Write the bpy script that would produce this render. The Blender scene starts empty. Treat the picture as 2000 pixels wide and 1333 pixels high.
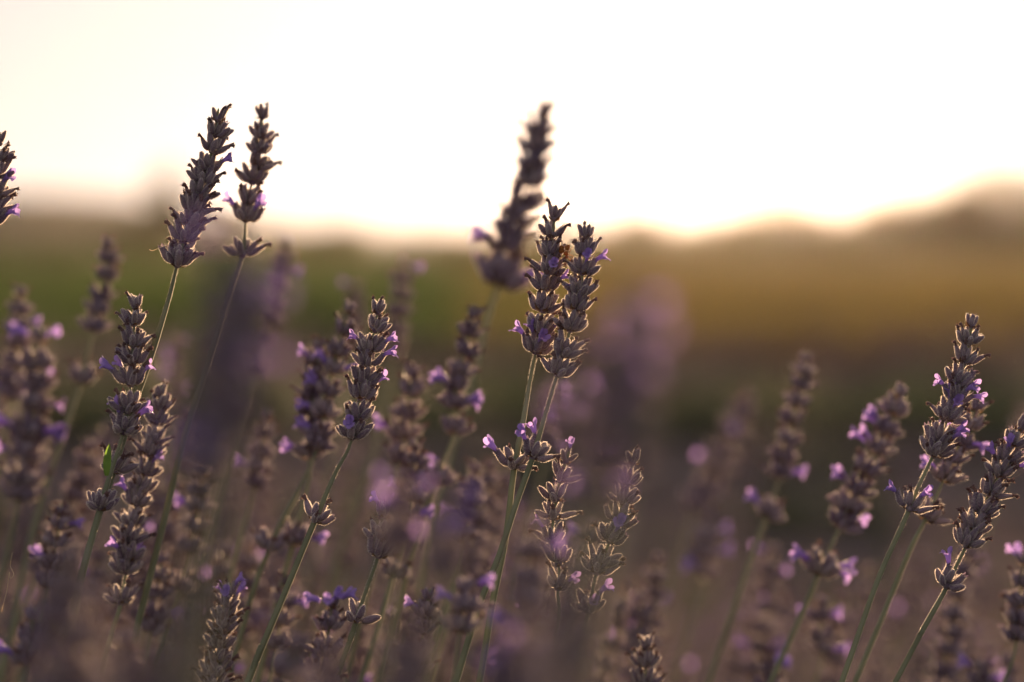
import bpy, math, random
from mathutils import Vector, Matrix, Quaternion, noise
R = math.radians
PI = math.pi
rnd = random.Random(11)
SC = bpy.context.scene
COL = SC.collection

# ------------------------------------------------------------------ camera
CAM_H = 0.65
PITCH = R(-2.2)
FOCUS = 0.944
cam_d = bpy.data.cameras.new("camera")
cam = bpy.data.objects.new("camera", cam_d)
COL.objects.link(cam)
cam.location = (0, 0, CAM_H)
cam.rotation_euler = (R(90) + PITCH, 0, 0)
cam_d.lens = 85; cam_d.sensor_width = 36
cam_d.clip_start = 0.02; cam_d.clip_end = 16000
cam_d.dof.use_dof = True
cam_d.dof.focus_distance = FOCUS
cam_d.dof.aperture_fstop = 3.7
cam_d.dof.aperture_blades = 0
SC.camera = cam

# ------------------------------------------------------------------ sky and sun
SUN_EL, SUN_AZ = R(5.0), R(6.2)          # azimuth to the right of straight ahead (+Y)
w = bpy.data.worlds.new("World"); SC.world = w; w.use_nodes = True
nt = w.node_tree; nt.nodes.clear()
out = nt.nodes.new("ShaderNodeOutputWorld"); bg = nt.nodes.new("ShaderNodeBackground")
sky = nt.nodes.new("ShaderNodeTexSky"); sky.sky_type = 'NISHITA'; sky.sun_disc = False
sky.sun_elevation = SUN_EL; sky.sun_rotation = SUN_AZ
sky.air_density = 1.0; sky.dust_density = 1.5; sky.ozone_density = 1.0; sky.altitude = 200
bg.inputs["Strength"].default_value = 0.051
hs = nt.nodes.new("ShaderNodeHueSaturation"); hs.inputs["Saturation"].default_value = 0.70
gm = nt.nodes.new("ShaderNodeGamma"); gm.inputs["Gamma"].default_value = 0.45      # compresses the sky's brightness range, brights down and dims up
sky_fill = nt.nodes.new("ShaderNodeMix"); sky_fill.data_type = 'RGBA'; sky_fill.blend_type = 'ADD'; sky_fill.inputs[0].default_value = 1.0
sky_fill.inputs[7].default_value = (1.0, 0.78, 0.98, 1)  # even pinkish fill light added to the whole sky
nt.links.new(sky.outputs[0], hs.inputs["Color"]); nt.links.new(hs.outputs[0], gm.inputs["Color"])
nt.links.new(gm.outputs[0], sky_fill.inputs[6]); nt.links.new(sky_fill.outputs[2], bg.inputs["Color"]); nt.links.new(bg.outputs[0], out.inputs["Surface"])

sun_d = bpy.data.lights.new("sun", 'SUN'); sun = bpy.data.objects.new("sun", sun_d); COL.objects.link(sun)
sun_d.energy = 5.0; sun_d.angle = R(0.6); sun_d.color = (1.0, 0.64, 0.36)
sdir = Vector((math.sin(SUN_AZ) * math.cos(SUN_EL), math.cos(SUN_AZ) * math.cos(SUN_EL), math.sin(SUN_EL)))
sun.rotation_euler = sdir.to_track_quat('Z', 'Y').to_euler()
sun.location = sdir * 50

vs = SC.view_settings
vs.view_transform = 'Standard'; vs.look = 'None'; vs.gamma = 1.0; vs.use_curve_mapping = False
vs.exposure = 2.1
cy = SC.cycles
cy.use_denoising = True
try:
    cy.denoiser = 'OPENIMAGEDENOISE'; cy.denoising_input_passes = 'RGB_ALBEDO_NORMAL'
except Exception: pass
cy.max_bounces = 8; cy.diffuse_bounces = 3; cy.transmission_bounces = 4; cy.volume_bounces = 1
cy.sample_clamp_indirect = 6.0
cy.use_adaptive_sampling = False

# ------------------------------------------------------------------ helpers
FPX = 85 / 36 * 2000
cq = cam.rotation_euler.to_matrix()
CR, CU, CF = cq @ Vector((1, 0, 0)), cq @ Vector((0, 1, 0)), cq @ Vector((0, 0, -1))
CL = Vector((0, 0, CAM_H))
def at(px, py, d):
    return CL + CR * ((px - 1000) / FPX * d) + CU * ((666.5 - py) / FPX * d) + CF * d
def proj(p):
    v = p - CL; d = v.dot(CF)
    return (1000 + v.dot(CR) / d * FPX, 666.5 - v.dot(CU) / d * FPX)

def mesh(name, verts, faces, mats, fm=None, smooth=True):
    me = bpy.data.meshes.new(name)
    me.from_pydata(verts, [], faces)
    for m in mats: me.materials.append(m)
    if fm: me.polygons.foreach_set("material_index", fm)
    me.polygons.foreach_set("use_smooth", [smooth] * len(faces))
    me.update()
    return me
def link(name, me, parent=None, mat=None):
    o = bpy.data.objects.new(name, me); COL.objects.link(o)
    if parent: o.parent = parent
    if mat is not None: o.matrix_basis = mat
    return o
def tag(o, label=None, cat=None, group=None, kind=None):
    if label: o["label"] = label
    if cat: o["category"] = cat
    if group: o["group"] = group
    if kind: o["kind"] = kind
    return o

class MB:
    def __init__(s): s.v = []; s.f = []; s.m = []
    def add(s, v, f, mi=0, M=None):
        b = len(s.v)
        s.v += [tuple(M @ Vector(p)) for p in v] if M is not None else v
        s.f += [tuple(i + b for i in q) for q in f]
        s.m += [mi] * len(f) if isinstance(mi, int) else mi
    def mesh(s, name, mats, smooth=True): return mesh(name, s.v, s.f, mats, s.m, smooth)

# ------------------------------------------------------------------ materials
def new_mat(name):
    m = bpy.data.materials.new(name); m.use_nodes = True
    t = m.node_tree; t.nodes.clear()
    o = t.nodes.new("ShaderNodeOutputMaterial")
    return m, t, o
def N(t, kind, **kw):
    n = t.nodes.new(kind)
    for k, v in kw.items():
        if k in n.inputs: n.inputs[k].default_value = v
        else: setattr(n, k, v)
    return n
def ramp(t, fac, stops):
    r = t.nodes.new("ShaderNodeValToRGB")
    while len(r.color_ramp.elements) < len(stops): r.color_ramp.elements.new(0.5)
    for e, (p, c) in zip(r.color_ramp.elements, stops):
        e.position = p; e.color = (*c, 1)
    t.links.new(fac, r.inputs[0]); return r.outputs[0]
def leafy(name, stops, scale, trans=0.35, rough=0.6, sheen=0.0, tcol=None, coord='Object', rand=0.25, spec=0.3):
    """surface with colour mottling, a difference from piece to piece, and light coming through it"""
    m, t, o = new_mat(name)
    tc = N(t, "ShaderNodeTexCoord")
    nz = N(t, "ShaderNodeTexNoise", Scale=scale, Detail=4.0)
    t.links.new(tc.outputs[coord], nz.inputs["Vector"])
    oi = N(t, "ShaderNodeObjectInfo")
    ma = N(t, "ShaderNodeMath", operation='MULTIPLY_ADD')
    t.links.new(oi.outputs["Random"], ma.inputs[0]); ma.inputs[1].default_value = rand
    t.links.new(nz.outputs[0], ma.inputs[2])
    sb = N(t, "ShaderNodeMath", operation='SUBTRACT'); t.links.new(ma.outputs[0], sb.inputs[0]); sb.inputs[1].default_value = rand / 2
    c = ramp(t, sb.outputs[0], stops)
    p = N(t, "ShaderNodeBsdfPrincipled", Roughness=rough)
    p.inputs["Specular IOR Level"].default_value = spec
    if sheen:
        p.inputs["Sheen Weight"].default_value = sheen
        p.inputs["Sheen Roughness"].default_value = 0.4
        p.inputs["Sheen Tint"].default_value = (0.9, 0.85, 0.8, 1)
    t.links.new(c, p.inputs["Base Color"])
    tr = N(t, "ShaderNodeBsdfTranslucent")
    if tcol: tr.inputs[0].default_value = (*tcol, 1)
    else: t.links.new(c, tr.inputs[0])
    mx = N(t, "ShaderNodeMixShader"); mx.inputs[0].default_value = trans
    t.links.new(p.outputs[0], mx.inputs[1]); t.links.new(tr.outputs[0], mx.inputs[2])
    t.links.new(mx.outputs[0], o.inputs[0])
    return m
M_CAL = leafy("calyx_felt", [(0.30, (0.16, 0.115, 0.17)), (0.5, (0.25, 0.195, 0.245)), (0.72, (0.33, 0.275, 0.285))], 260, 0.24, 0.75, 0.5)
M_WITH = leafy("withered_petal", [(0.3, (0.10, 0.055, 0.06)), (0.7, (0.20, 0.12, 0.10))], 400, 0.3, 0.7)
M_HAIR = leafy("plant_hair", [(0.3, (0.78, 0.72, 0.66)), (0.7, (0.86, 0.81, 0.74))], 100, 0.55, 0.5)
M_COR = leafy("petal", [(0.3, (0.30, 0.20, 0.55)), (0.7, (0.45, 0.32, 0.70))], 300, 0.5, 0.55, 0.2)
M_BRACT = leafy("dry_bract", [(0.3, (0.13, 0.075, 0.045)), (0.7, (0.26, 0.17, 0.10))], 300, 0.4, 0.6)
M_STEM = leafy("stem_green", [(0.3, (0.15, 0.17, 0.095)), (0.7, (0.26, 0.28, 0.165))], 60, 0.15, 0.5, 0.3)
M_LEAF = leafy("lavender_leaf", [(0.3, (0.05, 0.075, 0.035)), (0.7, (0.11, 0.13, 0.075))], 12, 0.3, 0.6, 0.2)
M_FRESH = leafy("fresh_leaf", [(0.3, (0.10, 0.20, 0.03)), (0.7, (0.18, 0.30, 0.05))], 200, 0.5, 0.4)
M_WEB = leafy("web_thread", [(0.3, (0.7, 0.6, 0.4)), (0.7, (0.8, 0.7, 0.5))], 100, 0.5, 0.3)
M_RUST = leafy("rusty_dry_flower", [(0.3, (0.22, 0.09, 0.02)), (0.7, (0.45, 0.20, 0.05))], 500, 0.45, 0.6)
M_FARF = leafy("far_flower", [(0.3, (0.12, 0.08, 0.10)), (0.7, (0.24, 0.16, 0.20))], 9, 0.35, 0.8)
M_TREE = leafy("tree_leaf", [(0.3, (0.05, 0.06, 0.02)), (0.7, (0.11, 0.115, 0.04))], 0.35, 0.5, 0.6)
M_BARK = leafy("bark", [(0.3, (0.06, 0.045, 0.03)), (0.7, (0.14, 0.11, 0.08))], 3, 0.0, 0.9)
M_WEED = leafy("weed_leaf", [(0.3, (0.05, 0.08, 0.02)), (0.7, (0.12, 0.15, 0.05))], 5, 0.35, 0.6)

def ground_mat(name, stops, s1, s2, bump):
    m, t, o = new_mat(name)
    tc = N(t, "ShaderNodeTexCoord")
    a = N(t, "ShaderNodeTexNoise", Scale=s1, Detail=8.0); t.links.new(tc.outputs["Object"], a.inputs["Vector"])
    b = N(t, "ShaderNodeTexNoise", Scale=s2, Detail=6.0); t.links.new(tc.outputs["Object"], b.inputs["Vector"])
    mx = N(t, "ShaderNodeMath", operation='ADD'); t.links.new(a.outputs[0], mx.inputs[0]); t.links.new(b.outputs[0], mx.inputs[1])
    h = N(t, "ShaderNodeMath", operation='MULTIPLY'); t.links.new(mx.outputs[0], h.inputs[0]); h.inputs[1].default_value = 0.5
    c = ramp(t, h.outputs[0], stops)
    p = N(t, "ShaderNodeBsdfPrincipled", Roughness=1.0); p.inputs["Specular IOR Level"].default_value = 0.0
    t.links.new(c, p.inputs["Base Color"])
    bp = N(t, "ShaderNodeBump", Strength=0.6, Distance=bump); t.links.new(b.outputs[0], bp.inputs["Height"])
    t.links.new(bp.outputs[0], p.inputs["Normal"]); t.links.new(p.outputs[0], o.inputs[0])
    return m
M_GRASS = ground_mat("meadow", [(0.35, (0.05, 0.065, 0.02)), (0.5, (0.08, 0.09, 0.032)), (0.65, (0.12, 0.12, 0.05))], 0.06, 3.0, 0.05)
M_SOIL = ground_mat("soil", [(0.35, (0.08, 0.06, 0.052)), (0.5, (0.13, 0.10, 0.09)), (0.65, (0.19, 0.155, 0.14))], 0.9, 22, 0.03)
M_HILL = ground_mat("wooded_hill", [(0.35, (0.04, 0.055, 0.03)), (0.65, (0.09, 0.10, 0.06))], 0.01, 0.08, 2.0)

# ------------------------------------------------------------------ setting: ground, hills
def grid(x0, x1, y0, y1, nx, ny, hf):
    v = [(x0 + (x1 - x0) * i / nx, y0 + (y1 - y0) * j / ny, 0) for j in range(ny + 1) for i in range(nx + 1)]
    v = [(x, y, hf(x, y)) for x, y, _ in v]
    f = [(j * (nx + 1) + i, j * (nx + 1) + i + 1, (j + 1) * (nx + 1) + i + 1, (j + 1) * (nx + 1) + i) for j in range(ny) for i in range(nx)]
    return v, f
v, f = grid(-1400, 1400, -1400, 1400, 60, 60, lambda x, y: 0)
tag(link("ground", mesh("ground", v, f, [M_GRASS])), kind='structure')
def soilh(x, y):
    e = min(1, (10.6 - y) / .5, (y + 4) / .5, (9 - abs(x)) / .5)
    return 0.004 + max(0, e) * (0.02 + 0.018 * noise.noise((x * 3, y * 3, 0)) + 0.009 * noise.noise((x * 14, y * 14, 3)))
v, f = grid(-9, 9, -4, 10.6, 220, 180, soilh)
tag(link("soil", mesh("soil", v, f, [M_SOIL])), kind='structure')

def ridge(name, dist, x0, x1, prof, depth, seed):
    """a solid ridge: a height field that rises from the plain and falls again behind"""
    nx, ny = 160, 14
    v = []
    for j in range(ny + 1):
        tt = j / ny
        for i in range(nx + 1):
            x = x0 + (x1 - x0) * i / nx
            hh = prof(x / dist) * dist + 2
            hh *= (1 + 0.05 * noise.noise((x * 0.02 + seed, 0, 0)))
            z = hh * math.sin(PI * min(1, tt * 1.0)) ** 0.7 if 0 < tt < 1 else -0.5
            z += 0.4 * noise.noise((x * 0.05, tt * 9, seed)) if 0 < tt < 1 else 0
            v.append((x, dist + (tt - .5) * depth, z))
    f = [(j * (nx + 1) + i, j * (nx + 1) + i + 1, (j + 1) * (nx + 1) + i + 1, (j + 1) * (nx + 1) + i) for j in range(ny) for i in range(nx)]
    tag(link(name, mesh(name, v, f, [M_HILL])), kind='structure')
def sm(a, b, x):
    t = min(1, max(0, (x - a) / (b - a))); return t * t * (3 - 2 * t)
def far_prof(s):      # s = tangent of the angle right of the axis
    px = 1000 + s * FPX
    h = 95 * (1 - sm(180, 820, px)) + 14 * math.exp(-((px - 620) / 110) ** 2) + 8 * math.exp(-((px - 60) / 120) ** 2) - 10 * math.exp(-((px - 330) / 120) ** 2)
    h += 6 * sm(900, 2000, px)
    return h / FPX
ridge("hills", 900, -540, 640, far_prof, 260, 3)

# ------------------------------------------------------------------ haze
v = [(x, y, z) for x in (-1460, 1460) for y in (-1460, 1460) for z in (-2, 32)]
f = [(0, 1, 3, 2), (4, 6, 7, 5), (0, 4, 5, 1), (2, 3, 7, 6), (0, 2, 6, 4), (1, 5, 7, 3)]
hm, ht, ho = new_mat("haze_air")
pv = N(ht, "ShaderNodeVolumePrincipled")
pv.inputs["Color"].default_value = (0.94, 0.87, 0.84, 1)
pv.inputs["Density"].default_value = 0.000022
pv.inputs["Anisotropy"].default_value = 0.85
ht.links.new(pv.outputs[0], ho.inputs["Volume"])
tag(link("haze", mesh("haze", v, f, [hm], smooth=False)), kind='stuff')

# ------------------------------------------------------------------ trees on the horizon
def tree_meshes(k, slim=1.0):
    r = random.Random(40 + k)
    mb = MB()
    lobes = [(Vector((r.uniform(-.32, .32) * slim, r.uniform(-.32, .32) * slim, r.uniform(.22, .82))), r.uniform(.13, .24)) for _ in range(15)]
    lobes.append((Vector((0, 0, .62)), .26))
    for _ in range(2300):
        c, q = r.choice(lobes)
        d = Vector((r.gauss(0, 1), r.gauss(0, 1), r.gauss(0, 1))).normalized()
        p = c + d * q * r.uniform(.45, 1.0) ** .5
        a = Vector((r.gauss(0, 1), r.gauss(0, 1), r.gauss(0, 1))).normalized() * r.uniform(.018, .036)
        b = a.cross(d).normalized() * a.length * .8
        mb.add([tuple(p - a), tuple(p + b), tuple(p + a), tuple(p - b)], [(0, 1, 2, 3)])
    crown = mb.mesh("crown", [M_TREE], False)
    tb = MB()
    def limb(p, q, r0, r1):
        T = (q - p).normalized(); U = T.orthogonal().normalized(); V = T.cross(U)
        vv = [tuple(p + (U * math.cos(a) + V * math.sin(a)) * r0) for a in [i * PI / 3 for i in range(6)]]
        vv += [tuple(q + (U * math.cos(a) + V * math.sin(a)) * r1) for a in [i * PI / 3 for i in range(6)]]
        tb.add(vv, [(i, (i + 1) % 6, 6 + (i + 1) % 6, 6 + i) for i in range(6)])
    limb(Vector((0, 0, -.02)), Vector((.01, 0, .4)), .03, .022)
    for c, q in lobes[:7]: limb(Vector((.01, 0, .34)), c, .014, .004)
    return crown, tb.mesh("trunk", [M_BARK])
NUM = 'one two three four five six seven eight nine ten eleven twelve thirteen fourteen fifteen sixteen seventeen eighteen nineteen twenty twenty-one twenty-two twenty-three twenty-four twenty-five twenty-six twenty-seven twenty-eight'.split()
TM = [tree_meshes(k) for k in range(4)] + [tree_meshes(9, 0.45)]
# (pixel x of the middle, pixel y of the top, distance, mesh, width, label)
TR = []
TR += [(-60, 470, 300, 0, 1.5, None), (30, 476, 310, 1, 1.5, None), (120, 472, 300, 2, 1.4, None),
       (235, 440, 240, 3, 1.3, "dark round tree behind the left lavender, below the blue hills"),
       (330, 352, 240, 4, .8, "slender tall tree standing above the hills beside the left tall spike"),
       (430, 468, 300, 0, 1.5, None), (530, 470, 310, 1, 1.4, None), (620, 452, 300, 2, 1.4, None), (700, 448, 290, 3, 1.4, None),
       (790, 462, 300, 0, 1.5, None), (880, 456, 290, 1, 1.4, None), (970, 458, 300, 2, 1.3, None), (1060, 455, 290, 3, 1.3, None), (1150, 462, 300, 0, 1.4, None),
       (1255, 432, 280, 1, 1.3, "rounded tree making the first low bump right of the paired spikes"),
       (1350, 462, 290, 2, 1.4, None), (1440, 450, 280, 3, 1.3, None),
       (1555, 418, 270, 0, 1.35, "rounded tree making the broad bump in the middle of the right tree line"),
       (1650, 448, 280, 1, 1.3, None),
       (1735, 425, 270, 2, 1.2, "small rounded tree making the bump just left of the tall right end trees"),
       (1815, 436, 270, 3, 1.2, None),
       (1880, 402, 255, 1, 1.3, "tall tree second from the right end, lower shoulder of the highest crown"),
       (1965, 376, 250, 0, 1.4, "tallest tree at the right end of the sunlit tree line"),
       (2075, 392, 255, 2, 1.4, None), (2180, 410, 260, 3, 1.4, None), (-160, 465, 300, 2, 1.4, None), (2290, 400, 260, 1, 1.4, None)]
for i, (px, py, d, k, wd, lab) in enumerate(TR):
    d = d * .5; top = at(px, py - (50 if px > 1700 else 34 if px > 1000 else 20), d)
    h = top.z / .93
    e = link("tree", None, None, Matrix.Translation((top.x, top.y, 0)) @ Matrix.Rotation(i * 1.7, 4, 'Z') @ Matrix.Diagonal((h * wd, h * wd, h, 1)))
    link("crown", TM[k][0], e); link("trunk", TM[k][1], e)
    ORD = sorted(q[0] for q in TR).index(px)
    tag(e, lab or "low leafy tree, number %s from the left in the far tree line" % NUM[ORD], 'tree', "trees along the horizon")

for i in range(26):
    px = 860 + i * 52 + rnd.uniform(-12, 12); d = rnd.uniform(165, 200)
    top = at(px, 446 - (26 if px > 1780 else 8 if px > 1400 else 0) + rnd.uniform(-8, 8), d); h = top.z / .93
    e = link("tree", None, None, Matrix.Translation((top.x, top.y, 0)) @ Matrix.Rotation(i * 1.3, 4, 'Z') @ Matrix.Diagonal((h * 1.7, h * 1.7, h, 1)))
    link("crown", TM[i % 4][0], e); link("trunk", TM[i % 4][1], e)
    tag(e, "low bushy tree filling the gaps behind the sunlit right tree line", 'tree', "second rank of trees behind the right tree line")

# ------------------------------------------------------------------ lavender pieces
def ringtube(mb, pts, rads, n, mi=0, rib=0.0, cap=True, phase=0.0):
    """tube through pts; alternate vertices pulled in by rib for ribs"""
    V = []; F = []
    up = Vector((0.3, 1, 0.1)).normalized()
    for i, (p, r) in enumerate(zip(pts, rads)):
        p = Vector(p)
        T = (Vector(pts[min(i + 1, len(pts) - 1)]) - Vector(pts[max(i - 1, 0)])).normalized()
        U = up.cross(T).normalized(); W = T.cross(U)
        for k in range(n):
            a = phase + 2 * PI * k / n
            rr = r * (1 - rib * (k % 2))
            V.append(tuple(p + (U * math.cos(a) + W * math.sin(a)) * rr))
    for i in range(len(pts) - 1):
        for k in range(n):
            F.append((i * n + k, i * n + (k + 1) % n, (i + 1) * n + (k + 1) % n, (i + 1) * n + k))
    if cap:
        F.append(tuple((len(pts) - 1) * n + k for k in range(n)))
        F.append(tuple(reversed(range(n))))
    mb.add(V, F, mi)

CLEN = 0.0060
def add_hair(mb, r, pts, rads, count, hl, wd, mi):
    for _ in range(count):
        t = r.uniform(0, len(pts) - 1.001); i = int(t); u = t - i
        p = Vector(pts[i]).lerp(Vector(pts[i + 1]), u); rr = rads[i] * (1 - u) + rads[i + 1] * u
        T = (Vector(pts[i + 1]) - Vector(pts[i])).normalized()
        a = r.uniform(0, 2 * PI); U = T.orthogonal().normalized(); W = T.cross(U)
        n = U * math.cos(a) + W * math.sin(a)
        s = n.cross(T).normalized()
        L = hl * r.uniform(.5, 1.2)
        d = (n + T * r.uniform(.1, .9) + s * r.uniform(-.5, .5)).normalized()
        b = p + n * rr * .9
        q = (s * math.cos(1.3 * a) + T * math.sin(1.3 * a)) * wd
        mb.add([tuple(b - q), tuple(b + q), tuple(b + d * L)], [(0, 1, 2)], mi)

def calyx_geo(mb, r, kind, n, hair, M=None, size=1.0, rings=8):
    """kind 0 closed bud, 1 open mouth with teeth, 2 withered corolla sticking out"""
    L = CLEN * r.uniform(.88, 1.1) * size
    R0 = 0.00124 * r.uniform(.9, 1.15) * size
    bend = r.uniform(-.05, .22); bs = r.uniform(-.1, .1)
    loc = MB()
    pts, rad = [], []
    prof = {0: [.42, .80, .95, 1.0, .96, .86, .66, .25], 1: [.42, .80, .93, 1.0, .95, .87, .82, .88], 2: [.42, .80, .95, 1.0, .93, .82, .72, .66]}[kind]
    for i in range(rings):
        t = i / (rings - 1)
        k = t * 7; a = int(min(k, 6)); q = prof[a] * (1 - (k - a)) + prof[a + 1] * (k - a)
        pts.append((bend * L * t * t - .0016 * size * max(0, 1 - t / .45) ** 2, bs * L * t * t, L * t * (1 if t > .45 else 1 - .35 * (1 - t / .45)))); rad.append(R0 * q)
    ringtube(loc, pts, rad, n, 0, .16 if n >= 8 else 0)
    top = Vector(pts[-1]); T = (Vector(pts[-1]) - Vector(pts[-2])).normalized()
    if kind == 1:
        for k in range(5):
            a = 2 * PI * k / 5 + r.uniform(-.2, .2)
            c = Vector((math.cos(a), math.sin(a), 0)); s = Vector((-c.y, c.x, 0))
            b = top + c * R0 * .8
            loc.add([tuple(b - s * R0 * .4), tuple(b + s * R0 * .4), tuple(b + c * R0 * .35 + T * R0 * r.uniform(.5, .9))], [(0, 1, 2)], 0)
    if kind == 2:
        c = r.uniform(.5, 1.3); sgn = r.choice((-1, 1)); ex = r.uniform(.28, .5) * L
        p2, r2 = [], []
        for i in range(6):
            t = i / 5
            p2.append(tuple(top + Vector((ex * t * t * .55 * c * (1 if bend > 0 else -.4), sgn * ex * t * t * .25, ex * t * (1 - .25 * t)))))
            r2.append(R0 * (.60, .50, .46, .50, .66, .74)[i])
        ringtube(loc, p2, r2, max(6, n - 4), 1, .2)
        e = Vector(p2[-1]); d = (e - Vector(p2[-2])).normalized(); U = d.orthogonal().normalized(); W = d.cross(U)
        for k in range(4):
            a = r.uniform(0, 2 * PI); q = U * math.cos(a) + W * math.sin(a); s = d.cross(q)
            loc.add([tuple(e + q * R0 * .5 - s * R0 * .25), tuple(e + q * R0 * .5 + s * R0 * .25), tuple(e + q * R0 * 1.1 + d * R0 * r.uniform(.1, .7))], [(0, 1, 2)], 1)
        add_hair(loc, r, p2, r2, hair // 5, .00022 * size, .00003 * size, 2)
    add_hair(loc, r, pts, rad, hair, .00050 * size, .000050 * size if n >= 8 else .00006 * size, 2)
    mb.add(loc.v, loc.f, loc.m, M)
    return top

def corolla_geo(mb, r, M=None, size=1.0):
    """two-lipped flower standing out of its calyx: tube, two upper lobes, three lower"""
    L = CLEN * size; R0 = .00135 * size
    loc = MB()
    z0 = L * .78; ex = L * r.uniform(.55, .8); lean = r.uniform(.15, .5)
    pts = []; rad = []
    for i in range(6):
        t = i / 5
        pts.append((lean * ex * t * t, 0, z0 + ex * t)); rad.append(R0 * (.5, .52, .55, .62, .75, .95)[i])
    ringtube(loc, pts, rad, 10, 0, 0, cap=False)
    e = Vector(pts[-1]); d = (e - Vector(pts[-2])).normalized()
    U = Vector((1, 0, 0)); U = (U - d * U.dot(d)).normalized(); W = d.cross(U)
    lobes = [(PI - .42, 1.5, .3), (PI + .42, 1.5, .3), (0, 1.35, 1.2), (1.05, 1.15, 1.1), (-1.05, 1.15, 1.1)]
    for a, ln, curl in lobes:
        a += r.uniform(-.15, .15); ln *= R0 * r.uniform(1.25, 1.7); curl *= r.uniform(.7, 1.2)
        q = U * math.cos(a) + W * math.sin(a); s = d.cross(q).normalized()
        V = []; F = []
        base = e + q * R0 * .72 - d * R0 * .2
        p = base.copy(); ang = .25
        for i in range(5):
            t = i / 4
            wdt = R0 * (.62, .85, .95, .8, .35)[i]
            wob = R0 * .16 * math.sin(t * 5 + a * 3)
            dirv = d * math.cos(ang) + q * math.sin(ang)
            nrm = d * -math.sin(ang) + q * math.cos(ang)
            V += [tuple(p - s * wdt + nrm * wob), tuple(p + nrm * R0 * .12), tuple(p + s * wdt - nrm * wob)]
            p = p + dirv * ln / 4; ang += curl / 3
        for i in range(4):
            F += [(i * 3, i * 3 + 1, i * 3 + 4, i * 3 + 3), (i * 3 + 1, i * 3 + 2, i * 3 + 5, i * 3 + 4)]
        loc.add(V, F, 0)
    mb.add(loc.v, loc.f, loc.m, M)

MC = [M_CAL, M_WITH, M_HAIR]
CAL = []
for k in range(12):
    b = MB(); kind = (0, 2, 2, 0, 0, 2, 1, 0, 2, 0, 2, 0)[k]
    calyx_geo(b, random.Random(100 + k), kind, 12, 1100); CAL.append(b.mesh("calyx", MC))
CORO = []
for k in range(6):
    b = MB(); corolla_geo(b, random.Random(300 + k), size=1.0); CORO.append(b.mesh("corolla", [M_COR]))

def bract_geo(b, r, n, s=1.0):
    for k in range(n):
        a = 2 * PI * k / n + r.uniform(-.3, .3); c = Vector((math.cos(a), math.sin(a), 0)); q = Vector((-c.y, c.x, 0))
        L = s * .0032 * r.uniform(.7, 1.2); W = s * .0011
        lift = r.uniform(.25, .8)
        p0 = c * .0009; p1 = c * (.0009 + L * .5) + Vector((0, 0, L * .1 * lift)); p2 = c * (.0009 + L) + Vector((0, 0, L * lift))
        b.add([tuple(p0 - q * W * .6), tuple(p0 + q * W * .6), tuple(p1 + q * W), tuple(p1 - q * W), tuple(p2), tuple(p1 + Vector((0, 0, -.0002)))],
              [(0, 1, 5), (0, 5, 3), (1, 2, 5), (3, 5, 4), (5, 2, 4)], 0)
BR = []
for k in range(3):
    b = MB(); bract_geo(b, random.Random(500 + k), 4)
    ringtube(b, [(0, 0, -.0006), (0, 0, .0006), (0, 0, .0020)], [.0010, .0016, .0010], 8, 1)
    BR.append(b.mesh("whorl", [M_BRACT, M_CAL]))

def orient(az, tilt, roll, loc, s):
    return Matrix.Translation(loc) @ Matrix.Rotation(az, 4, 'Z') @ Matrix.Rotation(tilt, 4, 'Y') @ Matrix.Rotation(roll, 4, 'Z') @ Matrix.Scale(s, 4)
def whorl_layout(r, top, n=None, spread=1.0, size=1.0):
    """matrices of the calyces of one whorl, in the whorl's own frame (stem along +Z)"""
    res = []
    if top:
        n = n or 5
        for k in range(n):
            az = 2 * PI * k / n + r.uniform(-.4, .4)
            res.append(orient(az, R(r.uniform(2, 22)) * spread, r.uniform(-.4, .4), (math.cos(az) * .0013, math.sin(az) * .0013, r.uniform(0, .0012)), size * r.uniform(.78, 1.0)))
        return res
    n = n or 14
    for k in range(n):
        low = k % 2
        if n > 7 and r.random() < .1: continue
        az = 2 * PI * k / n + r.uniform(-.22, .22)
        tilt = R(r.uniform(20, 46) if low else r.uniform(4, 22)) * spread
        rr = r.uniform(.0022, .0029) if low else r.uniform(.0015, .0021)
        res.append(orient(az, tilt, r.uniform(-.35, .35), (math.cos(az) * rr, math.sin(az) * rr, (0 if low else .0012) + r.uniform(-.0003, .0006)), size * r.uniform(.84, 1.08)))
    return res
# whole whorls for stems that are out of focus
WM, WT = [], []
for k in range(7):
    r = random.Random(700 + k); b = MB()
    for M in whorl_layout(r, k > 4):
        calyx_geo(b, r, r.choice((0, 1, 2, 2)), 6, 110, M, rings=5)
    bb = MB(); bract_geo(bb, r, 4); b.add(bb.v, bb.f, 3)
    me = b.mesh("whorl", MC + [M_BRACT]); (WT if k > 4 else WM).append(me)

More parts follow.
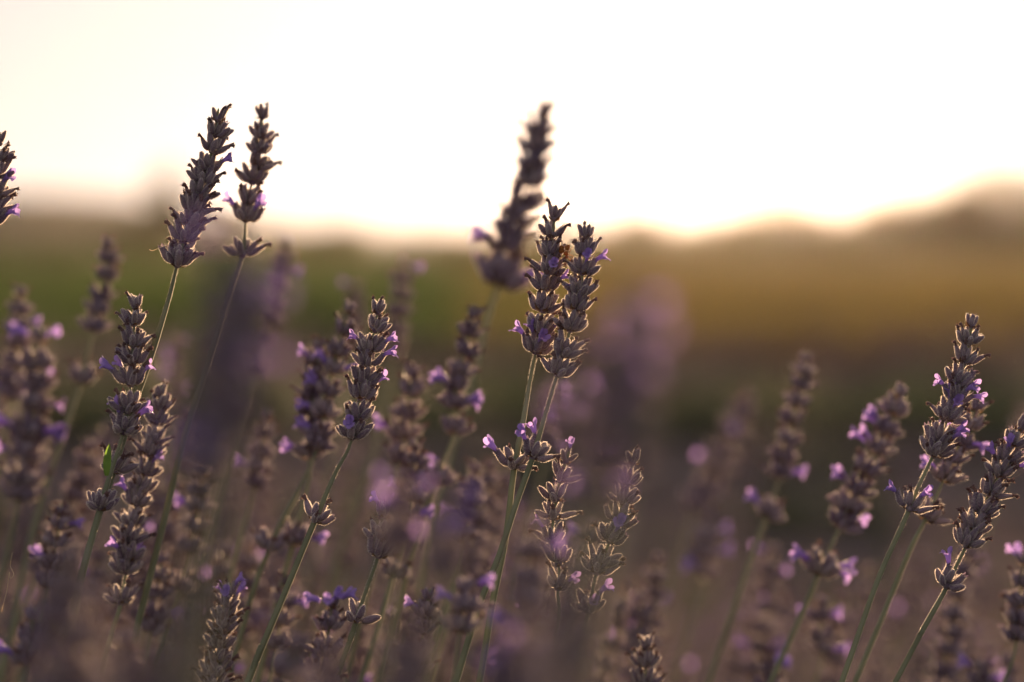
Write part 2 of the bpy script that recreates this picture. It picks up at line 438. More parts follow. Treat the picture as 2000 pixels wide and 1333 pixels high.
# ------------------------------------------------------------------ stems
def catmull(P, n):
    P = [P[0] * 2 - P[1]] + P + [P[-1] * 2 - P[-2]]; res = []
    for i in range(1, len(P) - 2):
        for k in range(n):
            t = k / n
            a, b, c, d = P[i - 1], P[i], P[i + 1], P[i + 2]
            res.append(.5 * ((2 * b) + (c - a) * t + (2 * a - 5 * b + 4 * c - d) * t * t + (3 * b - a - 3 * c + d) * t ** 3))
    res.append(P[-2]); return res
def stem_mesh(pts, head_len, thick=1.0, detail=True):
    """square stem with rounded ribs and grooves, thinner inside the head"""
    mb = MB(); V = []; F = []
    n = 12 if detail else 6
    acc = 0; prev = pts[0]
    up = Vector((.2, 1, 0)).normalized()
    for i, p in enumerate(pts):
        acc += (p - prev).length; prev = p
        T = (pts[min(i + 1, len(pts) - 1)] - pts[max(i - 1, 0)]).normalized()
        U = up.cross(T).normalized(); W = T.cross(U)
        base = .00055 if acc < head_len else .00055 + .00050 * min(1, (acc - head_len) / .03)
        base += .0002 * min(1, acc / .35)
        base *= thick
        if i == 0: base *= .4
        for k in range(n):
            a = 2 * PI * k / n + .5 + acc * 3
            rr = base * (1 + (.20 * (k % 3 == 0) - .10 * (k % 3 != 0) if detail else 0))
            V.append(tuple(p + (U * math.cos(a) + W * math.sin(a)) * rr))
        if i:
            for k in range(n):
                F.append(((i - 1) * n + k, (i - 1) * n + (k + 1) % n, i * n + (k + 1) % n, i * n + k))
    mb.add(V, F, 0)
    if detail:
        r = random.Random(len(pts)); H = []
        seg = [i for i in range(len(pts) - 1) if pts[i].z > .42]
        for _ in range(1600):
            i = r.choice(seg); p = pts[i].lerp(pts[i + 1], r.random()); T = (pts[i + 1] - pts[i]).normalized()
            a = r.uniform(0, 2 * PI); U = T.orthogonal().normalized(); q = U * math.cos(a) + T.cross(U) * math.sin(a)
            s = T * .00003; b = p + q * .0008 * thick
            mb.add([tuple(b - s), tuple(b + s), tuple(b + q * .0005 * r.uniform(.5, 1.2) + T * r.uniform(-.0003, .0003))], [(0, 1, 2)], 1)
    return mb.mesh("stem", [M_STEM, M_HAIR])

def at_len(pts, L):
    acc = 0
    for i in range(1, len(pts)):
        s = (pts[i] - pts[i - 1]).length
        if acc + s >= L: 
            return pts[i - 1].lerp(pts[i], (L - acc) / max(s, 1e-9)), (pts[i - 1] - pts[i]).normalized()
        acc += s
    return pts[-1], (pts[-2] - pts[-1]).normalized()
def len_at(pts, target):
    acc = 0; best = (1e9, 0)
    for i in range(len(pts)):
        if i: acc += (pts[i] - pts[i - 1]).length
        d = (pts[i] - target).length
        if d < best[0]: best = (d, acc)
    return best[1]

def lavender(label, head, stem, d, whorls=(), flowers=(), detail=False, seed=1, gap=.0072, size=1.0, pf=0.0,
             group=None, tz=0.0, spread=1.0, thick=1.0, full=1.0, first_n=5):
    """head, stem: pixel paths from the tip down; d: distance; whorls: pixel places of single whorls below the head"""
    r = random.Random(seed * 13 + 5)
    npt = len(head) + len(stem)
    P = []
    for i, (x, y) in enumerate(list(head) + list(stem)):
        P.append(at(x, y, d + tz * i / npt))
    hb = P[len(head) - 1]
    last, prev = P[-1], P[-2]
    if last.z > .2:                                   # on down to the crown of the bush
        dr = (last - prev).normalized()
        q = (last.z - .06) / max(.3, -dr.z)
        m = last + dr * q * .5
        e = last + Vector((dr.x * .8, dr.y, dr.z)) * q; e.z = max(e.z, .04)
        P += [m, e]
    pts = catmull(P, 10)
    head_len = len_at(pts, hb)
    size *= 1.12 if not detail else 1.10
    root = link("lavender_sprig", None, None, Matrix.Translation(pts[-1]))
    tag(root, label, 'lavender', group or "lavender stems of the near row")
    org = pts[-1]
    link("stem", stem_mesh([p - org for p in pts], head_len, thick * size ** .5, detail), root)
    # whorl places
    places = []; L = .0046 * size; n = 0
    while L < head_len + .001:
        places.append((L, n == 0, 0)); n += 1
        L += gap * (size if not detail else 1.0) * (r.uniform(.78, 1.2)) * (1 + .25 * (n / 8) ** 2 * (1 if gap > .006 else .3))
    if len(places) > 1 and head_len - places[-1][0] > .4 * gap: places.append((head_len, False, 0))
    for wp in whorls:
        places.append((len_at(pts, at(wp[0], wp[1], d)), False, wp[2] if len(wp) > 2 else 8))
    cand = []
    for L, top, cnt in places:
        c, T = at_len(pts, L)
        q = Vector((0, 0, 1)).rotation_difference((T + Vector((r.gauss(0, .10), r.gauss(0, .10), 0))).normalized())
        tf = min(1.0, .80 + .24 * L / max(head_len, .02)) * size
        WMx = Matrix.Translation(c - org) @ q.to_matrix().to_4x4() @ Matrix.Rotation(r.uniform(0, 6.28), 4, 'Z')
        if detail:
            wo = link("whorl", r.choice(BR), root, WMx @ Matrix.Scale(tf, 4))
            nn = cnt or (first_n if top else int(round((10 + 4 * min(1, L / .03)) * full)))
            for M in whorl_layout(r, top, nn, spread * (1.0 if cnt == 0 else 1.12) * (.85 if L < .016 else 1)):
                co = link("calyx", r.choice(CAL), wo, M)
                wm = Matrix.Translation(org) @ WMx @ Matrix.Scale(tf, 4) @ M
                tip = wm @ Vector((0, 0, CLEN * 1.2))
                cand.append((proj(tip), (tip - c).dot(CF), wo, M, co))
        else:
            wo = link("whorl", r.choice(WT if top else WM), root, WMx @ Matrix.Scale(tf * (1.0 if not cnt else cnt / 8), 4))
            for _ in range(3):
                if r.random() < pf:
                    az = r.uniform(0, 6.28)
                    link("corolla", r.choice(CORO), wo, orient(az, R(r.uniform(35, 60)), 0, (math.cos(az) * .0012, math.sin(az) * .0012, .0003), .92))
            cand.append((proj(Matrix.Translation(org) @ WMx @ Vector((0, 0, .003))), 0, wo, None, None))
    for fx, fy in flowers:
        if not cand: break
        if detail:
            best = min(cand, key=lambda k: (k[0][0] - fx) ** 2 + (k[0][1] - fy) ** 2 + (1e6 if k[1] > .002 else 0))
            cand.remove(best)
            cm = bpy.data.objects.get(best[4].name); cm.data = CAL[6]
            link("corolla", r.choice(CORO), best[2], best[3] @ Matrix.Rotation(r.uniform(-.6, .6), 4, 'Z') @ Matrix.Scale(1.02, 4))
        else:
            best = min(cand, key=lambda k: (k[0][0] - fx) ** 2 + (k[0][1] - fy) ** 2)
            wm = best[2]
            W = Matrix.Translation(org) @ wm.matrix_basis
            loc = W.inverted() @ at(fx, fy, d)
            loc.z = 0; az = math.atan2(loc.y, loc.x)
            for da in (-.25, .3):
                link("corolla", r.choice(CORO), wm, orient(az + da, R(r.uniform(38, 58)), 0, (math.cos(az) * .0012, math.sin(az) * .0012, .0003), .98))
    return root

# --- the stems in focus -----------------------------------------------------
lavender("tall sharp brown spike at the left that bends right above the pale horizon",
         [(427, 212), (420, 270), (402, 335), (384, 395), (364, 455), (346, 520)], [(328, 590), (292, 705), (262, 790), (228, 900), (192, 1010), (150, 1160), (112, 1333)],
         .944, [(222, 925, 9)], [(442, 318)], True, 3, gap=.0062, spread=1.0)
lavender("shorter sharp lavender spike with open flowers crossing in front of the tall left stem",
         [(266, 578), (262, 640), (258, 710), (252, 780), (242, 842)], [(216, 925), (193, 1005), (160, 1130), (122, 1333)],
         .936, [(196, 1000, 11)], [(215, 712), (240, 715), (296, 732), (278, 795), (232, 795)], True, 4, gap=.0080)
lavender("slightly soft spike with curled tips just right of the tall left spike",
         [(514, 208), (510, 260), (502, 320), (488, 375), (480, 430)], [(474, 495), (450, 570), (415, 690), (360, 860), (300, 1100), (240, 1333)],
         .99, [(476, 500, 9)], [(512, 418), (452, 398)], True, 5, gap=.0068, spread=1.1, full=.85)
lavender("sharp lavender spike in the middle with open flowers on its right side",
         [(741, 588), (732, 650), (718, 715), (704, 780), (684, 868)], [(655, 925), (615, 1018), (560, 1150), (497, 1300), (480, 1345)],
         .944, [(612, 1018, 6)], [(768, 700), (757, 680), (735, 735), (682, 830), (690, 665)], True, 6, gap=.0070)
lavender("left spike of the sharp pair right of the centre",
         [(1086, 405), (1078, 470), (1070, 540), (1058, 620), (1046, 690)], [(1036, 740), (1020, 835), (1003, 925), (988, 1050), (962, 1180), (935, 1345)],
         .947, [(1004, 915, 10)], [(1093, 520), (1092, 545), (1010, 655), (1030, 635), (1035, 695), (962, 880), (1085, 640)], True, 7, gap=.0069)
lavender("right spike of the sharp pair, with pale rims and a flower high on its right",
         [(1149, 440), (1142, 500), (1132, 570), (1112, 650), (1088, 733)], [(1068, 800), (1040, 895), (1008, 985), (975, 1085), (930, 1200), (890, 1335)],
         .938, [(1040, 898, 11)], [(1172, 495), (1135, 515), (1120, 560), (1015, 845), (1030, 848)], True, 8, gap=.0075)
lavender("thin spike tipped by one bright pink flower, half hidden below the sharp pair",
         [(1112, 880), (1098, 925), (1084, 990), (1078, 1060), (1092, 1110), (1090, 1160)], [(1092, 1200), (1080, 1270), (1060, 1345)],
         .95, [], [(1114, 868), (1036, 1040), (1092, 1150)], True, 9, gap=.0076, full=.6, spread=1.2, first_n=3)
lavender("sharp curved spike low right of the centre, its top veiled by a blurred spike",
         [(1240, 882), (1228, 940), (1212, 1000), (1190, 1060), (1165, 1120)], [(1152, 1185), (1140, 1235), (1116, 1333)],
         .94, [(1148, 1195, 8)], [(1170, 1138), (1140, 1190), (1218, 1015)], True, 10, gap=.0075, full=.75, spread=1.1)
lavender("tall sharp spike at the right with many open purple flowers",
         [(1900, 614), (1890, 680), (1872, 750), (1850, 820), (1822, 890)], [(1792, 955), (1765, 1020), (1712, 1140), (1640, 1345)],
         .944, [(1775, 1000, 8)], [(1845, 748), (1860, 765), (1900, 772), (1858, 805), (1872, 845), (1885, 850), (1908, 760), (1760, 950), (1812, 970)], True, 11, gap=.0072, first_n=3)
lavender("sharp dark spike leaning in from the right edge",
         [(2004, 818), (1978, 868), (1950, 930), (1920, 990), (1886, 1068)], [(1868, 1105), (1842, 1160), (1800, 1235), (1742, 1345)],
         .944, [(1850, 1148, 9)], [(1938, 872), (1972, 870), (2000, 930), (1838, 1095)], True, 12, gap=.0068)
lavender("short sharp spike low in the middle, veiled by blurred purple flowers",
         [(744, 985), (746, 1030), (738, 1088)], [(720, 1140), (698, 1205), (684, 1250), (650, 1345)],
         .948, [(702, 1215, 5)], [(738, 972), (812, 985)], True, 13, gap=.0085, full=.8)
lavender("spike cut by the left edge of the picture against the sky",
         [(0, 258), (-4, 320), (-12, 390), (-20, 440)], [(-40, 520), (-90, 700), (-160, 1000), (-240, 1345)],
         .935, [], [(8, 350), (2, 345), (2, 425)], True, 14, gap=.0066)
lavender("soft spike behind the left crossing stems, running from mid height to the bottom",
         [(316, 752), (306, 830), (290, 900), (270, 975), (252, 1050), (246, 1120)], [(236, 1180), (218, 1240), (192, 1345)],
         .985, [(238, 1180, 10)], [(240, 960), (230, 1060), (270, 1075), (300, 890)], True, 15, gap=.0066)
lavender("soft spike with purple flowers on its tip near the bottom left",
         [(450, 1140), (444, 1190), (432, 1250), (416, 1345)], [(405, 1400), (390, 1500)],
         .97, [], [(432, 1145), (455, 1140), (468, 1150), (445, 1160)], True, 16, gap=.0060)
lavender("small dark spike tip at the bottom edge, right of the centre",
         [(1264, 1246), (1262, 1290), (1258, 1345)], [(1250, 1420), (1240, 1520)], 1.0, [], [], True, 17, gap=.0070)

# --- stems out of focus, placed one by one ------------------------------------
B = [
 ("blurred spike with purple flowers down its left side, left of the middle sharp spike", [(686, 590), (668, 650), (648, 730), (634, 800), (618, 880)], [(590, 945), (545, 1030), (500, 1140), (440, 1345)], 1.04, [(518, 1075, 9)], [(605, 790), (612, 710), (590, 830), (600, 760), (665, 730)], {}),
 ("blurred spike partly behind the flowery one, left of the middle sharp spike", [(622, 660), (616, 730), (606, 800), (604, 895)], [(602, 945), (575, 1050), (540, 1180), (500, 1345)], 1.05, [(572, 1060, 9)], [(590, 700), (585, 860), (600, 1045)], {}),
 ("blurred spike with a ring of pink flowers low on its head, centre", [(928, 600), (915, 660), (900, 720), (888, 780), (885, 850)], [(866, 900), (838, 985), (800, 1100), (740, 1345)], 1.06, [(858, 950, 9)], [(855, 765), (930, 785), (845, 760), (938, 790)], {}),
 ("tall dark blurred spike rising into the white sky at the centre", [(1068, 200), (1054, 255), (1044, 310), (1030, 375), (1005, 430), (985, 495)], [(972, 560), (950, 630), (925, 740), (880, 900), (820, 1150), (770, 1345)], 1.15, [(975, 562, 11)], [(940, 455), (1010, 560)], dict(size=1.4, gap=.0056, spread=1.1)),
 ("soft spike behind the tall flowery one at the right", [(1912, 780), (1890, 840), (1862, 890), (1842, 940)], [(1810, 1010), (1775, 1080), (1730, 1190), (1665, 1345)], 1.0, [(1800, 1010, 9)], [(1808, 835), (1790, 895), (1895, 858)], {}),
 ("blurred spike with pinkish calyces standing alone in front of the dark hedge", [(1576, 688), (1566, 750), (1548, 820), (1532, 880), (1518, 945)], [(1498, 1005), (1470, 1080), (1430, 1200), (1380, 1345)], 1.13, [(1495, 1010, 9)], [(1548, 940), (1468, 1000)], {}),
 ("blurred curved spike with four pink flowers on its left, left of the right sharp one", [(1762, 752), (1742, 810), (1712, 880), (1675, 950), (1640, 1030)], [(1608, 1100), (1570, 1190), (1500, 1345)], 1.06, [(1598, 1120, 9)], [(1625, 935), (1670, 870), (1680, 832), (1720, 845), (1555, 1095), (1625, 1105), (1655, 1010)], dict(size=1.15)),
 ("very blurred pale spike leaning right, in front of the dark hedge", [(1464, 765), (1430, 840), (1392, 920), (1355, 1000)], [(1320, 1100), (1270, 1250), (1240, 1345)], 1.45, [], [], dict(size=1.5, pf=.1)),
 ("dark blurred spike against the green field at the left", [(215, 466), (208, 530), (196, 590), (178, 660)], [(160, 740), (120, 860), (60, 1050), (0, 1345)], 1.12, [(152, 745, 9)], [], {}),
 ("dark blurred spike tip at the far left against the green field", [(42, 560), (38, 620), (34, 700), (20, 780)], [(0, 900), (-50, 1100), (-110, 1345)], 1.15, [], [(70, 640), (35, 780)], {}),
 ("broad blurred lavender spike with purple flowers at the left edge", [(80, 640), (74, 720), (62, 800), (50, 900), (36, 980)], [(10, 1100), (-30, 1250), (-50, 1345)], 1.12, [(80, 860, 9)], [(110, 830), (20, 820), (60, 650), (90, 850)], dict(size=1.4, pf=.15)),
 ("dim blurred spike right of the big blurred column at the left", [(560, 466), (548, 530), (530, 600), (512, 670)], [(490, 740), (450, 880), (390, 1100), (330, 1345)], 1.25, [(490, 730, 9)], [(575, 520)], {}),
 ("pinkish blurred spike behind the middle sharp one", [(788, 506), (782, 570), (774, 640), (766, 700)], [(750, 800), (710, 950), (640, 1150), (590, 1345)], 1.25, [], [(792, 520)], {}),
 ("faint blurred spike between the flowery blurred one and the pinkish one", [(698, 550), (694, 610), (688, 680)], [(670, 800), (630, 1000), (560, 1345)], 1.35, [], [(690, 570)], {}),
 ("brownish blurred spike right of the middle sharp one", [(806, 715), (800, 780), (788, 850), (776, 920)], [(756, 1020), (720, 1150), (670, 1345)], 1.08, [], [(745, 845), (790, 930)], dict(size=1.2)),
 ("big blurred foreground column of lavender with a purple top at the left", [(452, 460), (440, 560), (428, 680), (416, 800), (404, 900)], [(392, 1010), (370, 1150), (345, 1345)], .50, [], [(440, 500), (450, 530), (490, 555)], dict(size=.85, gap=.0084, pf=.25)),
 ("second blurred foreground column, lower and left of the one with the purple top", [(436, 640), (426, 740), (414, 840), (404, 930)], [(390, 1010), (370, 1150), (345, 1345)], .53, [], [], dict(size=.85, gap=.0084, pf=.25)),
 ("small blurred spike with purple flowers behind the sharp left stem", [(352, 640), (346, 720), (340, 800)], [(330, 900), (310, 1060), (280, 1345)], 1.4, [], [(330, 690), (345, 710), (325, 740)], dict(size=.8, pf=.1)),
 ("third blurred foreground column of lavender, rightmost of the left three", [(496, 560), (484, 660), (470, 760), (458, 850)], [(440, 960), (415, 1110), (390, 1345)], .52, [], [(500, 590)], dict(size=.82, gap=.0085, pf=.2)),
 ("faint blurred foreground spike at the left side of the big pink one", [(1168, 640), (1162, 730), (1152, 820), (1142, 900)], [(1124, 1020), (1095, 1180), (1070, 1345)], .50, [], [], dict(size=.8, gap=.009, pf=.35)),
 ("big blurred pink foreground spike right of the sharp pair", [(1236, 560), (1232, 640), (1222, 740), (1212, 840), (1202, 930)], [(1180, 1060), (1150, 1200), (1120, 1345)], .50, [], [(1235, 640)], dict(size=.85, gap=.0084, pf=.32)),
 ("blurred pinkish foreground spike close behind the big pink one, leaning the same way", [(1262, 600), (1258, 680), (1250, 770), (1240, 850)], [(1222, 980), (1190, 1150), (1160, 1345)], .54, [], [], dict(size=.82, gap=.0084, pf=.3)),
 ("blurred purple foreground spike low beside the pink one", [(1176, 760), (1172, 840), (1164, 920), (1150, 1000)], [(1130, 1100), (1100, 1220), (1080, 1345)], .62, [], [(1150, 800), (1190, 930)], dict(size=.82, gap=.0084, pf=.3)),
 ("dark brown blurred foreground spike at the bottom centre", [(1046, 1010), (1040, 1080), (1032, 1150), (1022, 1240)], [(1010, 1345), (1000, 1450)], .74, [], [(1075, 1060), (1000, 1260)], dict(size=.95, pf=.15)),
 ("blurred foreground spike with purple flowers in the lower middle", [(786, 930), (780, 1000), (776, 1080)], [(768, 1180), (750, 1345)], .68, [], [(775, 960), (780, 985), (800, 960)], dict(size=.8, pf=.1)),
 ("blurred foreground spike with one violet flower spot low in the centre", [(880, 965), (876, 1040), (870, 1120)], [(860, 1220), (840, 1345)], .66, [], [(880, 990), (875, 1000), (890, 985)], dict(size=.8, pf=.0)),
 ("soft spike with a purple flowery tip at the bottom, left of centre", [(652, 1162), (644, 1220), (634, 1280), (622, 1345)], [(610, 1420), (600, 1500)], .90, [], [(630, 1170), (648, 1165), (670, 1175)], {}),
 ("bluish blurred spike in the bottom left corner", [(66, 1186), (60, 1240), (50, 1300)], [(40, 1345), (20, 1450)], .86, [], [(30, 1290), (90, 1285)], {}),
 ("small blurred greenish spike tip near the bottom left corner", [(112, 1160), (104, 1210), (90, 1260)], [(70, 1345), (50, 1450)], 1.06, [], [], {}),
 ("blurred spike cut by the lower right edge", [(2000, 1080), (1994, 1140), (1988, 1200), (1984, 1262)], [(1974, 1300), (1955, 1345), (1900, 1500)], 1.04, [], [(1998, 1070)], {}),
 ("blurred dark stem carrying pink flower spots low right of the lone pinkish spike", [(1606, 1165), (1602, 1220), (1606, 1280)], [(1590, 1345), (1570, 1450)], 1.14, [], [(1582, 1210), (1622, 1215), (1638, 1262)], {}),
 ("blurred stem ending in one pink flower over the grey soil", [(1272, 1165), (1268, 1200)], [(1255, 1270), (1230, 1345), (1200, 1450)], 1.35, [], [(1268, 1190), (1274, 1186)], {}),
 ("blurred tip with a pink flower at the bottom edge under the leaning spikes", [(1502, 1292), (1500, 1345)], [(1490, 1420), (1480, 1500)], 1.1, [], [(1502, 1312), (1510, 1310)], {}),
 ("blurred tip with a pink flower at the bottom edge near the right corner", [(1912, 1290), (1912, 1345)], [(1900, 1420), (1880, 1500)], 1.1, [], [(1910, 1312), (1920, 1315)], {}),
 ("soft spike with a pale tip low between the left crossing stems and the middle", [(398, 905), (392, 960), (384, 1020), (372, 1080)], [(352, 1160), (320, 1260), (290, 1345)], 1.07, [(352, 1165, 8)], [(372, 1000)], {}),
 ("soft brownish spike just left of the flowery blurred one", [(520, 800), (514, 850), (504, 910), (494, 965)], [(470, 1050), (430, 1190), (390, 1345)], 1.12, [], [(500, 905)], {}),
 ("soft spike below the pinkish blurred spike in the centre", [(812, 860), (808, 920), (800, 980), (792, 1040)], [(770, 1120), (735, 1240), (700, 1345)], 1.05, [(768, 1130, 8)], [(780, 960), (820, 1000)], {}),
 ("soft slim spike between the centre and the sharp pair's crossed stems", [(930, 905), (922, 960), (910, 1020), (900, 1070)], [(884, 1140), (850, 1250), (820, 1345)], 1.08, [], [(905, 1010)], {}),
 ("soft spike at the lower left edge under the broad purple one", [(120, 985), (114, 1040), (104, 1100), (92, 1160)], [(74, 1240), (45, 1345)], 1.03, [], [(100, 1080), (128, 1030)], {}),
 ("soft grey spike low on the left between two green stems", [(318, 1080), (312, 1130), (304, 1190), (296, 1240)], [(284, 1300), (270, 1360)], 1.06, [], [(318, 1215)], {}),
 ("soft short spike at the bottom between the middle sharp stem and the centre", [(560, 1120), (554, 1170), (545, 1230), (538, 1280)], [(525, 1345), (510, 1420)], 1.05, [], [(570, 1190)], {}),
 ("soft spike at the bottom just left of the sharp pair's long stems", [(840, 1150), (832, 1200), (822, 1260), (812, 1320)], [(800, 1380), (780, 1460)], .99, [], [(822, 1190)], {}),
 ("soft brown spike left of the thin pink-tipped one", [(1160, 1010), (1150, 1070), (1140, 1130)], [(1120, 1210), (1090, 1345)], 1.10, [], [(1150, 1060)], {}),
 ("blurred purple spike crossing behind the stems low in the centre right", [(1392, 1000), (1384, 1060), (1376, 1130)], [(1350, 1220), (1310, 1345)], 1.3, [], [(1410, 1065), (1305, 1110), (1440, 1075)], dict(size=1.2)),
 ("dim blurred spike behind the right edge stems", [(1905, 1040), (1890, 1100), (1872, 1170), (1850, 1240)], [(1820, 1345), (1790, 1450)], 1.25, [], [(1880, 1140)], {}),
 ("dim blurred spike tip at the right edge beside the tall flowery one", [(2004, 795), (1990, 850), (1970, 920)], [(1940, 1000), (1880, 1150), (1800, 1345)], 1.35, [], [], {}),
 ("blurred purplish spike under the tall dark central one", [(1078, 745), (1072, 810), (1064, 880)], [(1050, 960), (1020, 1100), (980, 1345)], 1.3, [], [(1090, 790)], dict(size=1.1, pf=.15)),
 ("thin blurred spike low between the middle sharp spike and the centre", [(912, 1130), (905, 1190), (896, 1250)], [(885, 1345), (870, 1450)], .84, [], [(960, 1160), (880, 1180)], dict(pf=.1)),
 ("blurred violet foreground tip at the bottom edge, centre", [(1000, 1240), (990, 1300), (985, 1360)], [(975, 1430), (960, 1500)], .62, [], [(990, 1290), (1000, 1300)], dict(size=.8, pf=.3)),
]
for i, (lab, hd, st, d, wh, fl, kw) in enumerate(B):
    lavender(lab, hd, st, d, wh, fl, False, 40 + i, **kw)

# --- the unsharp mass that nothing tells apart ----------------------------------
rf = random.Random(77)
for i in range(230):
    back = rf.random() < .93
    if back:
        d = 1.14 + 1.25 * rf.random() ** 1.4
        x = rf.uniform(-60, 2080) if rf.random() < .55 else rf.uniform(-100, 1150)
        ymin = 640 if x < 120 else 760 if x < 700 else 880 if x < 1100 else 1040
        y = ymin + (1400 - ymin) * rf.random() ** .8
        s = rf.uniform(1.0, 1.35)
    else:
        d = rf.uniform(.50, .80); x = rf.uniform(-50, 1250)
        y = rf.uniform(1060, 1320); s = 1.1
    lean = rf.uniform(.1, .42) ; L = rf.uniform(.045, .075) * s * FPX / d
    hd = [(x, y), (x - lean * L * .4, y + L * .5), (x - lean * L, y + L)]
    k = rf.uniform(150, 260)
    st = [(x - lean * (L + k), y + L + k), (x - lean * (L + 2.2 * k), y + L + 2.2 * k)]
    p = at(*st[-1], d)
    if p.z < .12:
        st = st[:1]
        if at(*st[-1], d).z < .1: st = [(x - lean * L * 1.2, y + L * 1.3)]
    zone = ("at the far left", "left of the middle sharp spike", "in the centre below the sharp pair", "right of centre over the soil", "at the far right")[min(4, max(0, int(x // 400)))]
    lavender(("blurred lavender spike in the soft mass behind, low " if back else "big dim foreground lavender spike tip low ") + zone, hd, st, d, (), (), False, 200 + i,
             group="blurred lavender stems in the soft mass", pf=rf.choice((0, .0, .05, .12)) if back else .0, size=s)

# ------------------------------------------------------------------ small marks between the stems
lf = MB(); V = []; F = []
for i in range(7):
    t = i / 6; wd = .0016 * math.sin(PI * min(1, .12 + t * .88)) ** .8
    p = Vector((.0012 * t * t, 0, .0125 * t)); V += [(p.x - wd, .0004, p.z), (p.x, 0, p.z), (p.x + wd, .0004, p.z)]
    if i: F += [(i * 3 - 3, i * 3 - 2, i * 3 + 1, i * 3), (i * 3 - 2, i * 3 - 1, i * 3 + 2, i * 3 + 1)]
lf.add(V, F)
o = link("leaf", lf.mesh("leaf", [M_FRESH]), None, Matrix.Translation(at(208, 930, .928)))
tag(o, "small fresh green leaf standing on the left crossing stems", 'leaf')

def thread(name, label, cat, pxs, d, rad, mat):
    pts = catmull([at(x, y, d + dz) for x, y, dz in pxs], 6); b = MB()
    V = []; F = []
    for i, p in enumerate(pts):
        for k in range(4):
            a = k * PI / 2; V.append(tuple(p + CR * math.cos(a) * rad + CU * math.sin(a) * rad + CF * .3 * math.cos(a) * rad))
        if i: F += [((i - 1) * 4 + k, (i - 1) * 4 + (k + 1) % 4, i * 4 + (k + 1) % 4, i * 4 + k) for k in range(4)]
    b.add(V, F); tag(link(name, b.mesh(name, [mat])), label, cat)
thread("plant_fibre", "thin curled pale fibre hanging near the left edge", 'fibre',
       [(24, 1080, 0), (20, 1105, .002), (27, 1122, 0), (20, 1130, -.002), (18, 1118, 0), (14, 1150, .002), (8, 1175, 0), (3, 1195, 0)], .93, .00011, M_WEB)
thread("plant_fibre", "tiny curled fibre sticking out left of the tall spike's lowest whorl", 'fibre',
       [(318, 482, 0), (308, 486, 0), (298, 490, 0), (292, 488, 0)], .94, .00012, M_WEB)
b = MB(); r = random.Random(5)
for k in range(5):
    c = at(1104 + r.uniform(-7, 6), 492 + r.uniform(-10, 8), .943)
    a = Vector((r.gauss(0, 1), r.gauss(0, 1), r.gauss(0, 1))).normalized() * .0013
    ringtube(b, [tuple(c - a), tuple(c - a * .3), tuple(c + a * .5), tuple(c + a)], [.0003, .0009, .0010, .0004], 6)
for s, e in (((1106, 500), (1118, 520)), ((1107, 502), (1102, 524)), ((1110, 498), (1124, 506)), ((1098, 503), (1092, 512)), ((1112, 494), (1122, 482)), ((1112, 512), (1120, 503))):
    p, q = at(*s, .942), at(*e, .941); m = p.lerp(q, .5) + CU * .0006
    ringtube(b, [tuple(p), tuple(m), tuple(q)], [.00016, .00013, .00008], 5)
tag(link("dry_flower_scrap", b.mesh("dry_flower_scrap", [M_RUST])), "rust brown withered scrap caught between the two sharp paired spikes", 'dry flower')

# ------------------------------------------------------------------ lavender bushes (foliage under the stems, and the next row)
def bush_meshes(k, leaves, stems, rad, hf, ht):
    r = random.Random(900 + k)
    mb = MB()
    for _ in range(leaves):
        a = r.uniform(0, 2 * PI); q = rad * r.random() ** .5
        zt = hf * math.sqrt(max(0, 1 - (q / rad) ** 2)) * r.uniform(.25, 1)
        p = Vector((math.cos(a) * q, math.sin(a) * q, zt))
        d = (Vector((p.x * 1.2, p.y * 1.2, .22)).normalized() + Vector((r.gauss(0, .3), r.gauss(0, .3), r.gauss(0, .2)))).normalized()
        L = r.uniform(.03, .055); s = d.orthogonal().normalized() * r.uniform(.002, .0035)
        mb.add([tuple(p - s), tuple(p + s), tuple(p + d * L * .6 + s), tuple(p + d * L), tuple(p + d * L * .6 - s)], [(0, 1, 2, 3, 4)])
    fol = mb.mesh("foliage", [M_LEAF], False)
    sb = MB()
    for _ in range(stems):
        a = r.uniform(0, 2 * PI); q = rad * .5 * r.random() ** .5
        p = Vector((math.cos(a) * q, math.sin(a) * q, hf * .5)); o_ = Vector((math.cos(a), math.sin(a), 0))
        tip = p + o_ * rad * r.uniform(.3, 1.1); tip.z = ht * r.uniform(.72, 1.0) * (1 - .3 * ((tip.xy.length / (rad * 1.5)) ** 2))
        m = p.lerp(tip, .75); T = (tip - m).normalized(); m2 = tip - T * .06
        ringtube(sb, [tuple(p), tuple(m), tuple(m2)], [.0013, .0012, .001], 3, 0, cap=False)
        hp = [tuple(m2 + T * .06 * t) for t in (0, .1, .3, .45, .6, .75, .9, 1)]
        ringtube(sb, hp, [.004 * c for c in (.6, 1.5, .9, 1.6, .9, 1.4, 1.1, .5)], 5, 1)
    return fol, sb.mesh("flower_stems", [M_STEM, M_FARF])
BS = [bush_meshes(k, 2600, 130, .38, .27, .47) for k in range(3)]
k = 0
def bush(x, y, kk, rot, s, label, group):
    e = link("lavender_bush", None, None, Matrix.Translation((x, y, 0)) @ Matrix.Rotation(rot, 4, 'Z') @ Matrix.Scale(s, 4))
    tag(link("foliage", BS[kk][0], e), kind='stuff'); 
    if BS[kk][1]: tag(link("flower_stems", BS[kk][1], e), kind='stuff')
    tag(e, label, 'lavender bush', group)
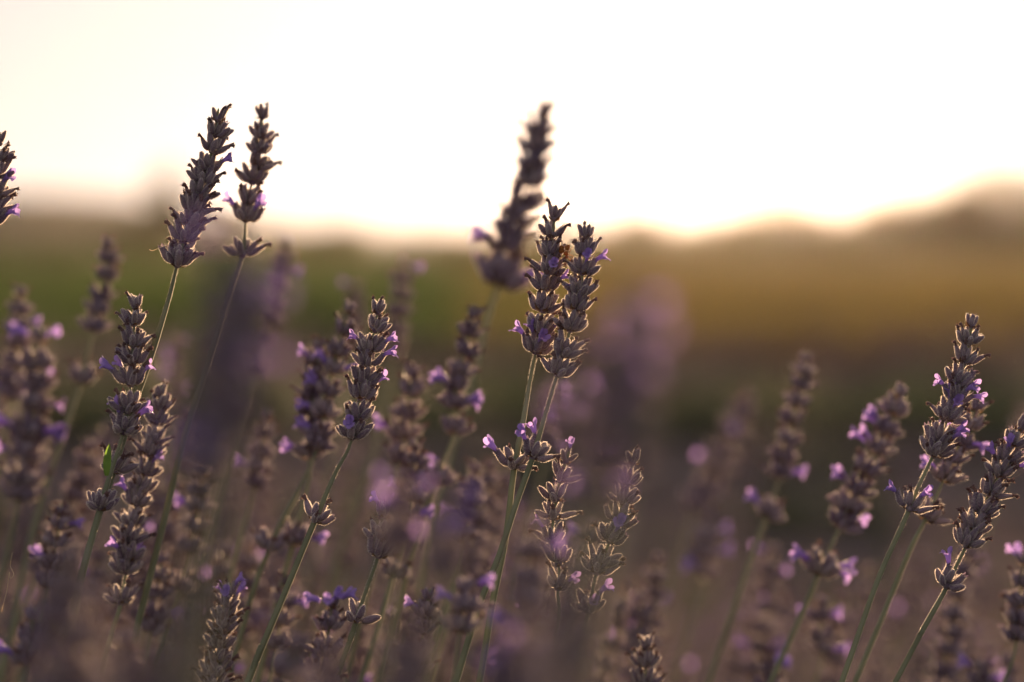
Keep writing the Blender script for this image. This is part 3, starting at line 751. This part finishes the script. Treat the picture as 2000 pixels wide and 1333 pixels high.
ROWS = [(8.0, .92, .50, 3.0, "dark blurred lavender bush in the next row across the soil", "bushes of the next lavender row"),
        (9.7, .78, .60, 3.4, "dark blurred lavender bush in the farther row before the meadow", "bushes of the farther lavender row"),
        (11.8, .66, .75, 4, "low blurred lavender bush scattered among the near meadow grass", "low bushes in the meadow"),
        (14.5, .62, .95, 4.6, None, None), (18, .60, 1.25, 5.4, None, None), (23, .60, 1.7, 6.5, None, None),
        (6.5, .50, .8, 2.6, "small low lavender bush on the soil in front of the next row", "small bushes on the soil"),
        (5.3, .42, .9, 2.2, None, None)]
for y, h, gp, xm, lab, grp in ROWS:
    if lab: last = (lab, grp)
    x = -xm; cnt = 0
    while x < xm:
        bush(x, y + rf.uniform(-.12, .12) * (1 + (y > 11)), k % 3, rf.uniform(0, 6), rf.uniform(.85, 1.1) * h, last[0] if y > 11 else '%s, number %s from the left%s' % (last[0].split(' in front')[0], NUM[cnt], ' in the nearer line' if y == 5.3 else ''), last[1]); cnt += 1
        x += rf.uniform(.8, 1.2) * gp; k += 1
LOWB = []
for q in range(2):
    LOWB.append(bush_meshes(20 + q, 1800, 1, .34, .27, .3)[0])
for j, (x, y) in enumerate(((-.85, 1.1), (-.3, 1.0), (.25, 1.05), (.8, 1.1), (-.7, 1.7), (-.1, 1.65), (.5, 1.75), (1.0, 1.7), (-.4, .55), (.2, .5), (-.95, 2.2), (-.3, 2.25))):
    e = link("lavender_bush", None, None, Matrix.Translation((x, y, 0)) @ Matrix.Rotation(j * 2.1, 4, 'Z'))
    tag(link("foliage", LOWB[j % 2], e), kind='stuff')
    tag(e, "grey green lavender foliage mound under the near stems", 'lavender bush', "foliage mounds of the near row")

# low weeds on the soil and grass blades at the meadow edge
def tufts(name, cnt, xf, y0, y1, hmin, hmax, mat, label, cat, seed):
    """blades in bunches; xf(y) gives the stretch of x to fill at that distance"""
    r = random.Random(seed); b = MB()
    for _ in range(cnt):
        cy_ = y0 + (y1 - y0) * r.random() ** 1.3
        x0, x1 = xf(cy_); cx = r.uniform(x0, x1)
        if r.random() < .5 + .9 * noise.noise((cx * .5, cy_ * .25, seed)): continue
        g = max(1, cy_ / 25)
        for _ in range(6):
            a = r.uniform(0, 6.28); L = r.uniform(hmin, hmax); w_ = L * .06 * g
            p = Vector((cx + r.gauss(0, .03) * g, cy_ + r.gauss(0, .03), .0)); o_ = Vector((math.cos(a), math.sin(a), 0)); s = Vector((-o_.y, o_.x, 0)) * w_
            m = p + o_ * L * .2 + Vector((0, 0, L * .6)); t = p + o_ * L * .6 + Vector((0, 0, L))
            b.add([tuple(p - s), tuple(p + s), tuple(m + s), tuple(t), tuple(m - s)], [(0, 1, 2, 3, 4)])
    tag(link(name, b.mesh(name, [mat], False)), label, cat, kind='stuff')
M_SUN_TINT = leafy("sun_tinted_grass", [(0.3, (0.10, 0.088, 0.035)), (0.7, (0.18, 0.145, 0.06))], 5, 0.55, 0.6)  # golden sun glow over the right meadow, put into the grass colour
M_GREEN = leafy("meadow_grass", [(0.3, (0.036, 0.062, 0.02)), (0.7, (0.076, 0.108, 0.036))], 5, 0.45, 0.6)
tufts("weeds", 900, lambda y: (-3, 3), 3, 7.3, .02, .07, M_WEED, "sparse low weeds on the grey soil between the rows", 'weeds', 1)
tufts("grass", 16000, lambda y: (-4 - .27 * y, .02 * y), 10.7, 75, .10, .28, M_GREEN, "rough green grass of the meadow on the left, beyond the rows", 'grass', 2)
tufts("sun_tinted_grass", 20000, lambda y: (-.02 * y, 4 + .27 * y), 10.7, 75, .10, .28, M_SUN_TINT, "meadow grass on the right beyond the rows, tinted gold for the sun glow", 'grass', 3)
